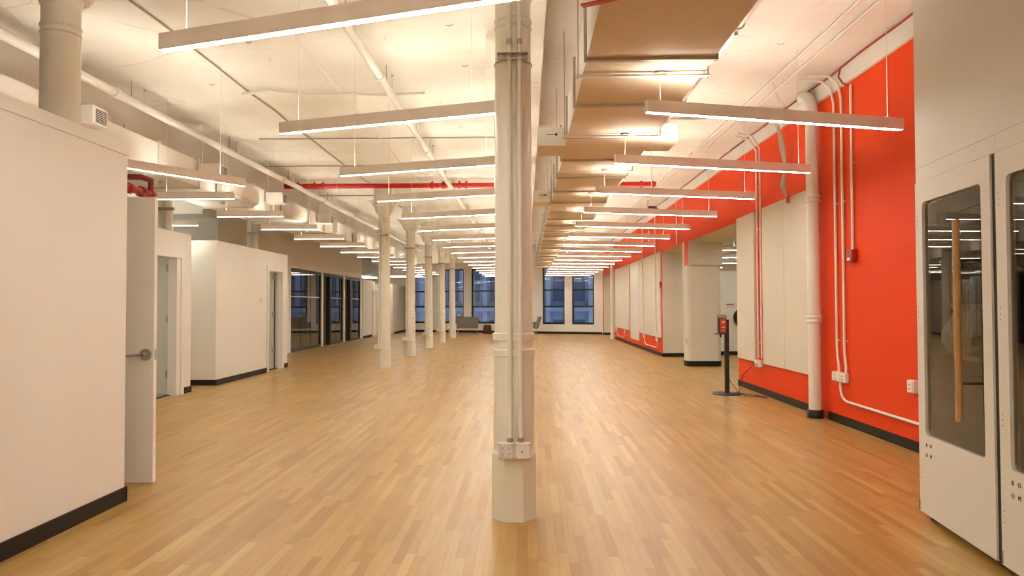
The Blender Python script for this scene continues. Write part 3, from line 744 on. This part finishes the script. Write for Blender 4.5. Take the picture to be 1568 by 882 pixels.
def wire(name, label, pts, r, mat, cat='cable', group=None):
    b = MB(); b.tube(pts, r, 8); return tag(b.build(name, mat), label, cat, group)
def wobble(p0, p1, n, amp, axis=0):
    a, c = Vector(p0), Vector(p1); out = []
    for i in range(n+1):
        p = a.lerp(c, i/n)
        if 0 < i < n: p[axis] += random.uniform(-amp, amp)
        out.append(p)
    return out
wire('ceiling_cable', 'thin grey cable running along the ceiling of the left bay toward the columns', wobble((-3.55, 2, 4.155), (-3.5, 30, 4.155), 28, .03), .010, m_wire)
wire('ceiling_cable', 'white twin cable along the ceiling left of the sprinkler main over the floor', wobble((-2.35, 2, 4.155), (-2.45, 30, 4.155), 20, .02), .008, m_pipe)
for y, x0, x1, l in ((11.7, -4.4, -.4, 'nearer'), (14.0, -5.2, -.4, 'middle'), (17.8, -5.2, -.4, 'farther')):
    wire('ceiling_cable', '%s thin dark cable crossing the ceiling from the centre beam to the left' % l, wobble((x0, y, 4.158), (x1, y, 4.158), 10, .015, 1), .010, m_wire)
wire('flex_cable', 'sagging pale flexible cable on the ceiling behind the second left light', [(-3.6, 9.0, 4.10), (-3.3, 9.0, 4.13), (-2.9, 9.05, 4.10), (-2.3, 9.1, 4.12), (-1.8, 9.1, 4.10), (-1.3, 9.15, 4.13)], .020, m_pipe)
wire('ceiling_conduit', 'left one of two white conduits running along the ceiling beside the orange wall', [(3.02, 3.0, 4.145), (3.02, 12.6, 4.145)], .016, m_pipe, 'conduit', 'conduits beside the orange wall')
wire('ceiling_conduit', 'right one of two white conduits running along the ceiling beside the orange wall', [(3.20, 3.0, 4.145), (3.20, 12.6, 4.145)], .016, m_pipe, 'conduit', 'conduits beside the orange wall')
wire('ceiling_conduit', 'white conduit continuing down the far part of the ceiling near the orange wall', [(3.0, 13.0, 4.145), (3.0, 31, 4.145)], .016, m_pipe, 'conduit')
wire('red_cable', 'red cable tacked along the corner of ceiling and orange wall', [(3.64+random.uniform(-.015, .01), 3+i*.8, 4.145+random.uniform(-.015, .008)) for i in range(38)], .011, m_rwire)
wire('red_cable', 'short red cable dropping from the ceiling corner to the alarm conduit', [(3.63, 8.3, 4.12), (3.60, 8.28, 4.02), (3.62, 8.22, 3.93), (3.655, 8.15, 3.88)], .010, m_rwire)

t = thing('ceiling_anchor', 'scattered small dark rusty anchors left in the cream ceiling', 'anchor', (-1.5, 8, CZ))
for (x, y) in ((-2.55, 5.3), (-2.35, 5.25), (-1.1, 6.1), (-.75, 7.0), (-2.9, 7.4), (-.7, 8.2), (-1.9, 9.3), (2.3, 5.4), (2.7, 7.6), (2.1, 9.2), (-3.9, 8.8), (-1.0, 11.0)):
    b = MB(); b.tube([(x-.03, y, CZ-.006), (x, y+.01, CZ-.012), (x+.035, y-.01, CZ-.004)], .004, 6); b.build('stub', m_wire, t)
# conduits on the orange wall
def wall_conduit(label, pts, group=None, clamps=()):
    t = thing('wall_conduit', label, 'conduit', pts[0], group=group)
    b = MB(); b.tube(pts, .015, 10); b.build('tube', m_pipe, t)
    for c in clamps:
        b = MB(); b.box(c[0]+.012, c[1]-.035, c[2]-.009, c[0]+.030, c[1]+.035, c[2]+.009); b.build('clamp', m_pipe, t)
    return t
def wall_box(label, y, z, group=None, n=1, x=XR, s=.055):
    t = thing('outlet_box', label, 'outlet', (x, y, z), group=group)
    for i in range(n):
        yy = y-i*(2*s+.01)
        b = MB(); b.bbox(x-.06, yy-s, z-s, x-.001, yy+s, z+s, .010); p = b.build('box', m_plastic, t)
        b = MB(); b.box(x-.064, yy-s*.7, z-s*.8, x-.060, yy+s*.7, z+s*.8); b.build('cover_plate', m_trim, p)
        if i == n-1:
            b = MB()
            for dz in (-.02, .02): b.box(x-.066, yy-.012, z+dz-.008, x-.0635, yy-.006, z+dz+.008); b.box(x-.066, yy+.006, z+dz-.008, x-.0635, yy+.012, z+dz+.008)
            b.build('socket', m_slot, p)
    return t
xc = XR-.022
for i, (y, yb, nm) in enumerate(((8.60, 8.52, 'left'), (8.40, 8.33, 'right'))):
    wall_conduit('%s long conduit of the pair between the fat white pipe and the booth' % nm,
        [(xc-.35, y+.1, 4.12), (xc-.12, y+.05, 4.08), (xc-.04, y, 3.98), (xc, y, 3.80), (xc, y, .98)]+arc((xc, y, .98), (xc, y, .80), (xc-.015, yb, .70), 4)+[(xc-.015, yb, .62)], 'conduits on the near orange wall', [(xc, y, .98), (xc, y, 2.6)])
wall_box('row of three white boxes low on the near orange wall', 8.62, .555, None, 3)
wall_conduit('conduit bending from the low boxes and running above the baseboard toward the booth', [(xc, 8.52, .50), (xc, 8.52, .42)]+arc((xc, 8.52, .42), (xc, 8.50, .30), (xc, 8.35, .285), 6)+[(xc, 5.5, .27)], None, [(xc, 7.2, .278)])
wall_conduit('thin conduit dropping to the red alarm box on the orange wall', [(xc, 8.15, 3.89), (xc, 8.15, 2.02)], None, [(xc, 8.15, 3.0)])
t = thing('fire_alarm', 'dark red fire alarm box at the end of the conduit on the near orange wall', 'alarm', (XR, 8.15, 1.95))
b = MB(); b.bbox(XR-.07, 8.08, 1.88, XR-.001, 8.22, 2.02, .008); b.build('box', m_redbox, t)
b = MB(); b.bbox(XR-.078, 8.115, 1.895, XR-.069, 8.185, 1.93, .004); b.build('strobe', m_plastic, t)
wall_box('white box half hidden behind the booth edge on the orange wall', 6.92, .62, None, 1, s=.06)
# panel gap conduits on the near wall section
for y, nm in ((11.50, 'left'), (11.33, 'right')):
    wall_conduit('%s conduit in the gap between felt panels behind the sanitizer stand' % nm, [(xc-.3, y+.1, 4.12), (xc-.10, y+.05, 4.06), (xc, y, 3.86), (xc, y, .56)], 'conduits between the near felt panels', [(xc, y, .80), (xc, y, 2.6)])
wall_box('pair of white outlet boxes low on the orange wall behind the stand', 11.52, .475, None, 2)
# big white riser pipe
t = thing('riser_pipe', 'fat white vertical drain pipe on the orange wall with a dark skirting', 'pipe', (3.60, 9.02, 0))
b = MB(); b.tube([(3.58, 9.02, .10), (3.58, 9.02, 3.80)]+arc((3.58, 9.02, 3.80), (3.58, 9.04, 3.98), (3.57, 9.18, 4.04), 6)+[(3.56, 9.26, 4.06)], .076, 24); b.build('tube', m_pipe, t)
for z in (1.22, 2.72):
    b = MB(); b.lathe(3.58, 9.02, [(.078, z-.045), (.092, z-.04), (.092, z-.02), (.084, z-.012), (.084, z+.012), (.092, z+.02), (.092, z+.04), (.078, z+.045)], 24); b.build('hub', m_pipe, t)
b = MB(); b.lathe(3.58, 9.02, [(.098, .002), (.098, .10), (.078, .102)], 24); b.build('skirting', m_base, t)
# hanging bundle of cables
t = thing('cable_bundle', 'loose bundle of grey cables hanging over the felt panel beside the fat white pipe', 'cable', (3.55, 10.1, 2.85))
for q in range(5):
    o = q*.012
    b = MB(); b.tube([(1.9, 10.35+o, 4.10), (2.4, 10.3, 4.07+o*.5), (2.9, 10.25, 4.09), (3.35, 10.1+o, 4.05), (3.52, 10.02+o, 3.90), (3.58-o*.5, 9.98+o*2, 3.6), (3.60, 9.96+o, 3.3), (3.60-o*.4, 10.06+o*2, 3.08), (3.60, 9.99+o, 2.93), (3.60, 9.93+o*.4, 2.88)], .011, 7); b.build('cable', m_wire, t)
b = MB(); b.box(3.59, 9.90, 2.80, 3.62, 9.96, 2.90); b.build('red_plug', m_rwire, t)

# ------------------------------------------------------------------ felt panels
def panel(y0, y1, z0, z1, label, g):
    b = MB(); b.bbox(XR-.04, y0+.006, z0, XR-.001, y1-.006, z1, .006); tag(b.build('wall_panel', m_panel), label, 'panel', g)
g1 = 'beige felt panels on the near orange wall'
panel(11.62, 12.57, .49, 2.90, 'beige felt panel beside the opening, behind the sanitizer stand', g1)
panel(10.28, 11.22, .49, 2.90, 'beige felt panel right of the conduit gap, under the cable bundle', g1)
panel(9.15, 10.28, .49, 2.90, 'beige felt panel directly left of the fat white pipe', g1)
g2 = 'beige felt panels on the far orange wall'
panel(19.72, 20.35, .51, 2.87, 'narrow beige felt panel beside the far red alarm', g2)
panel(20.35, 22.4, .51, 2.87, 'wide beige felt panel of the far orange wall, second from the opening', g2)
panel(22.4, 23.6, .51, 2.87, 'beige felt panel right of the pale niche on the far orange wall', g2)
panel(25.7, 27.7, .51, 2.87, 'beige felt panel left of the pale niche on the far orange wall', g2)
panel(27.7, 29.75, .51, 2.87, 'farthest beige felt panel, beside the far white pipe', g2)
b = MB(); b.bbox(XR-.012, 23.66, .24, XR-.001, 25.6, 2.87, .003); struct(b.build('trim_7', m_trim))
t = thing('fire_alarm', 'small red alarm beside the far opening in the orange wall', 'alarm', (XR, 19.66, 2.0))
b = MB(); b.bbox(XR-.07, 19.60, 1.88, XR-.001, 19.74, 2.04, .008); b.build('box', m_redbox, t)
b = MB(); b.box(XR-.076, 19.63, 1.90, XR-.07, 19.71, 1.93); b.build('strobe', m_plastic, t)
for y, nm in ((22.55, 'left'), (20.30, 'right')):
    wall_conduit('%s long conduit over the felt panels of the far orange wall section' % nm, [(xc-.045, y, 3.9), (xc-.045, y, .62)], 'conduits on the far felt panels')
wall_box('left outlet box of the nearer pair on the far orange wall', 22.55, .47, 'outlet boxes on the far orange wall', s=.085)
wall_box('right outlet box of the nearer pair on the far orange wall', 20.30, .47, 'outlet boxes on the far orange wall', s=.085)
wall_conduit('looped conduit joining the nearer pair of boxes on the far orange wall', [(xc, 22.5, .42), (xc, 22.45, .26), (xc, 22.25, .20), (xc, 20.45, .20), (xc, 20.3, .26), (xc, 20.3, .42)])
wall_box('left outlet box of the farther pair on the far orange wall', 29.3, .45, 'outlet boxes on the far orange wall', s=.085)
wall_box('right outlet box of the farther pair on the far orange wall', 26.9, .45, 'outlet boxes on the far orange wall', s=.085)
wall_conduit('looped conduit joining the farther pair of boxes on the far orange wall', [(xc, 29.3, .4), (xc, 29.2, .24), (xc, 29.0, .19), (xc, 27.1, .19), (xc, 26.9, .24), (xc, 26.9, .4)])
t = thing('riser_pipe', 'far white vertical pipe at the end of the orange wall by the windows', 'pipe', (3.58, 30.2, 0))
b = MB(); b.tube([(3.6, 30.15, .0), (3.6, 30.15, 3.93)], .085, 20); b.build('tube', m_pipe, t)
b = MB(); b.tube([(3.6, 30.15, 1.22), (3.6, 30.15, 1.30)], .10, 20); b.build('hub', m_pipe, t)
wall_conduit('thin conduit running down the left edge of the pier between the two openings', [(3.60, 16.50, 2.84), (3.60, 16.50, .62)])
t = wall_box('small outlet box low on the left edge of the pier', 16.50, .58, x=3.66, s=.05)
wall_conduit('second conduit on the wall face just above the pier', [(xc, 17.6, 3.9), (xc, 17.6, 2.9)])

# ------------------------------------------------------------------ small ceiling things
t = thing('ceiling_projector', 'small white device with dark flared base hanging by a rod among the right lights', 'device', (2.1, 12.0, 3.05))
b = MB(); b.bbox(2.03, 11.94, 3.05, 2.17, 12.06, 3.15, .01); b.build('body', m_plastic, t)
b = MB(); b.lathe(2.10, 12.0, [(.13, 2.98), (.13, 2.99), (.075, 3.05)], 4, smooth=False, rot=PI/4); b.build('flared_base', m_dark, t)
b = MB(); b.lathe(2.10, 12.0, [(.14, 2.968), (.14, 2.98)], 4, smooth=False, rot=PI/4); b.build('rim', m_plastic, t)
b = MB(); b.tube([(2.1, 12, 3.15), (2.1, 12, CZ-.001)], .008, 8); b.build('rod', m_pipe, t)
t = thing('exit_sign', 'white exit sign with red letters hanging left of the big duct at the top edge', 'sign', (.42, 3.49, 2.90))
b = MB(); n0 = 0; b.bbox(-.16, -.02, 0, .16, .02, .22, .006); t.rotation_euler = (0,0,-.5); ORG[t.name] = Matrix.Identity(4); b.build('housing', m_plastic, t)
def letters(s, size, mat, parent, M4, name='letter', depth=.001):
    cu = bpy.data.curves.new('txt', 'FONT'); cu.body = s; cu.size = size; cu.extrude = depth; cu.align_x = 'CENTER'; cu.align_y = 'CENTER'
    o = bpy.data.objects.new('txt', cu); COL.objects.link(o)
    dg = bpy.context.evaluated_depsgraph_get(); me = bpy.data.meshes.new_from_object(o.evaluated_get(dg)); bpy.data.objects.remove(o)
    me.transform(M4); me.materials.clear(); me.materials.append(mat)
    q = bpy.data.objects.new(name, me); COL.objects.link(q); q.parent = parent
    return q
letters('EXIT', .17, m_red, t, Matrix.Translation((0, -.022, .11)) @ Matrix.Rotation(PI/2, 4, 'X'), 'lettering')
b = MB(); b.box(-.155, -.02, -.006, .155, .02, 0); b.build('red_rim', m_red, t)
b = MB(); b.tube([(0, 0, .22), (0, 0, CZ-2.90)], .008, 8); b.build('rod', m_pipe, t)

# ------------------------------------------------------------------ sanitizer stand
SX, SY = 3.15, 11.4
t = thing('sanitizer_stand', 'black floor stand with red and black hand sanitizer dispenser in front of the orange wall', 'dispenser', (SX, SY, 0))
b = MB(); b.lathe(SX, SY, [(.225, .0), (.225, .012), (.215, .02), (.0301, .022)], 40); b.build('base', m_dark, t)
b = MB(); b.box(SX-.03, SY-.02, .02, SX+.035, SY+.02, 1.17); b.build('pole', m_dark, t)
b = MB(); b.bbox(SX-.15, SY-.14, .955, SX-.032, SY-.02, 1.25, .015); bd = b.build('dispenser', m_dark, t)
b = MB(); b.bbox(SX-.135, SY-.150, .965, SX-.040, SY-.139, 1.185, .006); fp = b.build('face_plate', paint('red plastic', (.55, .045, .02), .35, .05), bd)
b = MB()
for q, (z, w_) in enumerate(((1.14, .06), (1.125, .05), (1.05, .05), (1.0, .03))): b.box(SX-.0875-w_/2, SY-.1515, z, SX-.0875+w_/2, SY-.150, z+.008)
b.build('printed_lines', m_wtext, fp)
b = MB(); b.bbox(SX-.155, SY-.155, 1.19, SX-.03, SY-.02, 1.25, .02); b.build('top_cap', m_grey, bd)
b = MB(); b.bbox(SX-.215, SY-.20, .945, SX-.02, SY-.06, .957, .006); b.build('drip_tray', m_dark, t)
b = MB(); b.tube([(SX-.13, SY-.15, .95), (SX-.13, SY-.15, .90)], .015, 8); b.tube([(SX-.02, SY-.10, .95), (SX-.02, SY-.10, .90)], .012, 8); b.build('nozzle', m_dark, t)
wire('power_cord', 'thin black cord running from the wall outlet down to the floor and the stand', [(3.63, 11.41, .475), (3.55, 11.41, .44), (3.42, 11.45, .30), (3.37, 11.5, .12), (3.36, 11.45, .02), (3.30, 11.40, .035), (3.36, 11.15, .008), (3.62, 10.9, .008), (3.60, 11.05, .008), (3.45, 11.3, .008), (3.30, 11.6, .008)], .0055, m_cord, 'cord')
wire('power_cord', 'second thin black cord rising behind the sanitizer pole', [(3.36, 11.50, .02), (3.30, 11.50, .10), (3.24, 11.48, .16), (3.20, 11.44, .24)], .0045, m_cord, 'cord')

# ------------------------------------------------------------------ things through the opening
t = thing('round_disc', 'black round disc half hidden behind the felt panel edge, beyond the opening', 'wall disc', (6.08, 20.19, 1.05))
b = MB(); b.disc((6.04, 20.15, 1.05), (0,1,0), .27, .05, 32); b.build('face', m_dark, t)
b = MB(); b.tube([(6.04+.27*math.cos(a), 20.12, 1.05+.27*math.sin(a)) for a in [i*2*PI/32 for i in range(33)]], .012, 6); b.build('rim', m_dark, t)
t = thing('notice', 'small notice with a red heading on the white wall beyond the opening', 'sign', (5.75, 20.19, 1.4))
b = MB(); b.box(5.56, 20.192, 1.32, 5.86, 20.199, 1.44); b.build('sheet', m_trim, t)
b = MB(); b.box(5.58, 20.190, 1.405, 5.80, 20.192, 1.43); b.build('heading', m_rwire, t)
b = MB()
for z in (1.34, 1.36, 1.38): b.box(5.59, 20.190, z, 5.83, 20.192, z+.006)
b.build('text_lines', m_wire, t)

# ------------------------------------------------------------------ seating at the far windows
def sofa(x, y, rz, label, w_=1.0):
    t = thing('lounge_chair', label, 'chair', (x, y, 0), rz, 'grey lounge chairs by the windows', local=True)
    b = MB(); b.bbox(-w_/2, -.33, .30, w_/2, .33, .46, .05); b.build('seat', m_grey, t)
    b = MB(); vs = []
    for z, hw, yy in ((.28, .44, -.34), (.55, .50, -.42), (.86, .56, -.50)):
        s = w_
        vs.append([(-hw*s, yy-.06, z), (hw*s, yy-.06, z), (hw*s, yy+.06, z), (-hw*s, yy+.06, z)])
    V = sum(vs, []); F = [(3,2,1,0), (8,9,10,11)]
    for q in range(2):
        for i in range(4): F.append((q*4+i, q*4+(i+1)%4, q*4+4+(i+1)%4, q*4+4+i))
    b.add(V, F); b.build('backrest', m_grey, t)
    for sx in (-1, 1):
        b = MB(); b.bbox(sx*(w_/2-.05)-.05, -.30, .30, sx*(w_/2-.05)+.05, .30, .60, .03); b.build('armrest', m_grey, t)
        for sy in (-.3, .28):
            b = MB(); b.tube([(sx*(w_/2-.04), sy, .005), (sx*(w_/2-.04), sy, .30)], .013, 8); b.build('leg', m_steel, t)
    b = MB(); b.tube([(-w_/2+.04, -.3, .012), (w_/2-.04, -.3, .012)], .012, 8); b.build('runner', m_steel, t)
    return t
sofa(-2.95, 36.0, .05, 'grey lounge chair before the windows, left of the foreground column', 1.05)
sofa(.15, 35.1, 1.45, 'grey lounge chair mostly hidden behind the right side of the foreground column', .8)
t = thing('stool', 'rust brown tapered pouf beside the grey lounge chair at the windows', 'stool', (-1.95, 35.9, 0))
b = MB(); b.lathe(-1.95, 35.9, [(.20, .0), (.215, .03), (.19, .38), (.16, .42)], 20); b.build('body', m_rust, t)
b = MB(); b.lathe(-1.95, 35.9, [(.165, .41), (.16, .44), (.10, .45)], 20); b.build('seat', m_rust, t)
t = thing('cushion', 'pale cushion on top of the grey lounge chair back', 'cushion', (-3.2, 35.5, .84))
b = MB(); b.lathe(-3.28, 35.47, [(.03, .862), (.12, .88), (.14, .92), (.11, .97), (.03, .985)], 14); b.build('pad', paint('pale cushion fabric', (.40,.36,.32), .9), t)

# ------------------------------------------------------------------ phone booths at the right
a_ = math.radians(6.67)
# booth frame: local x = along the face towards the camera, local y = depth into the booth (away from the room)
C1 = Vector((2.593, 4.837, 0))
BM = Matrix(((-math.sin(a_), math.cos(a_), 0, C1.x), (-math.cos(a_), -math.sin(a_), 0, C1.y), (0, 0, 1, 0), (0, 0, 0, 1)))
rotz = math.atan2(-math.cos(a_), -math.sin(a_))
def booth(s0, label, second=False):
    loc = BM @ Vector((s0, 0, 0))
    t = thing('phone_booth', label, 'booth', loc, rotz, 'white phone booths', local=True)
    W = 1.0; D = .86; Hh = 2.30; e = .035; z0 = .05
    # shell: sides, top, back, floor; local y>0 goes into the booth
    b = MB()
    b.bbox(.0, .05, z0, .07, D, Hh, .012); b.box(W-.07, .05, z0, W-.0, D, Hh); b.box(.07, D-.07, z0, W-.07, D, Hh); b.box(.07, .05, Hh-.09, W-.07, D-.07, Hh); b.box(.07, .05, z0, W-.07, D-.07, z0+.08)
    b.build('shell', m_booth, t)
    b = MB(); b.box(.071, D-.078, z0+.081, W-.071, D-.071, Hh-.091); b.box(.071, .06, z0+.081, .077, D-.079, Hh-.091); b.box(W-.077, .06, z0+.081, W-.071, D-.079, Hh-.091); b.build('lining', m_boothin, t)
    # door leaf with glass opening
    gx0, gx1, gz0, gz1 = .115, .865, .555, 2.065; x0, x1, dz0, dz1 = .015, .962, .045, 2.20
    b = MB(); y0, y1 = 0, .045
    b.box(x0, y0, dz0, x1, y1, gz0); b.box(x0, y0, gz1, x1, y1, dz1); b.box(x0, y0, gz0, gx0, y1, gz1); b.box(gx1, y0, gz0, x1, y1, gz1)
    # rounded corner fillets of the opening
    r = .035
    for cx, cz, sx, sz in ((gx0, gz0, 1, 1), (gx1, gz0, -1, 1), (gx0, gz1, 1, -1), (gx1, gz1, -1, -1)):
        pts = [(cx, cz)]+[(cx+sx*(r-r*math.sin(q*PI/12)), cz+sz*(r-r*math.cos(q*PI/12))) for q in range(7)]
        if sx*sz > 0: pts = pts
        vs = [(px, y0, pz) for px, pz in pts]+[(px, y1, pz) for px, pz in pts]; n = len(pts)
        b.add(vs, [tuple(range(n)), tuple(reversed(range(n, 2*n)))]+[(i, (i+1)%n, n+(i+1)%n, n+i) for i in range(n)])
    dr = b.build('door', m_booth, t)
    b = MB(); b.box(gx0, .018, gz0, gx1, .026, gz1); b.build('glass', m_tint, dr)
    hx = .70
    b = MB(); b.tube([(hx, -.055, .735), (hx, -.055, 1.885)], .019, 16); hd = b.build('handle', m_wood, dr)
    for z in (.95, 1.65):
        b = MB(); b.tube([(hx, -.045, z), (hx, .018, z)], .008, 8); b.build('handle_post', m_dark, hd)
    for z in (.30, .80, 1.35, 1.95):
        b = MB()
        for q in (-.03, 0, .03): b.disc((.045, -.001, z+q), (0,1,0), .0028, .003, 8)
        b.build('screw', m_text, dr)
    MT = Matrix.Rotation(PI/2, 4, 'X')
    for ch, lx, lz in (('R', .13, .492), ('O', .19, .494), ('O', .13, .427), ('M', .19, .429)):
        letters(ch, .034, m_text, dr, Matrix.Translation((lx, -.001, lz)) @ MT)
    b = MB(); b.box(.963, .012, z0, .999, .05, 2.199); b.build('seal', m_dark, t)
    b = MB(); b.box(.0, .012, dz1+.006, W, .05, Hh); b.box(.0, .012, z0, .013, .05, dz1); b.build('fascia', m_booth, t)
    for x, y in ((.06, .08), (W-.1, .08), (.06, D-.1), (W-.1, D-.1)):
        b = MB(); b.lathe(x, y, [(.032, 0), (.032, .02), (.014, .024), (.014, .05)], 14); b.build('foot', m_dark, t)
    b = MB(); b.box(.0, .0, .05, .03, .012, .12); b.build('corner_guard', m_dark, t)
    # desk inside
    b = MB(); b.bbox(.08, .10, 1.06, .60, .62, 1.09, .005); b.build('desk_shelf', m_shelf, t)
    return t
booth(0, 'nearer fully visible white phone booth with smoked glass door and long wooden handle')
booth(1.0+.002, 'white phone booth cut by the right edge of the picture', True)
# bag on the desk of the visible booth
bgp = BM @ Vector((.25, .20, 1.091))
t = thing('paper_bag', 'crumpled white bag on the shelf inside the smoked glass booth', 'bag', bgp, rotz, local=True)
b = MB(); vs = []; nn = 12
for q, (rr, z) in enumerate(((.12, 0), (.15, .06), (.14, .14), (.11, .22), (.08, .27), (.10, .31))):
    vs += [(rr*(1+random.uniform(-.18, .18))*math.cos(2*PI*i/nn)*1.3, rr*(1+random.uniform(-.18, .18))*math.sin(2*PI*i/nn)*.8, z) for i in range(nn)]
fs = [(q*nn+i, q*nn+(i+1)%nn, q*nn+nn+(i+1)%nn, q*nn+nn+i) for q in range(5) for i in range(nn)]+[tuple(reversed(range(nn)))]
b.add(vs, fs); b.build('bag', m_bag, t)
# bulkhead above the booths
b = MB(); b.box(0, .012, 2.302, 3.6, .10, CZ-.001); b.box(0, .10, 2.302, .09, .86, CZ-.001)
for i in range(len(b.v)): b.v[i] = tuple(BM @ Vector(b.v[i]))
struct(b.build('wall_booth', m_booth))
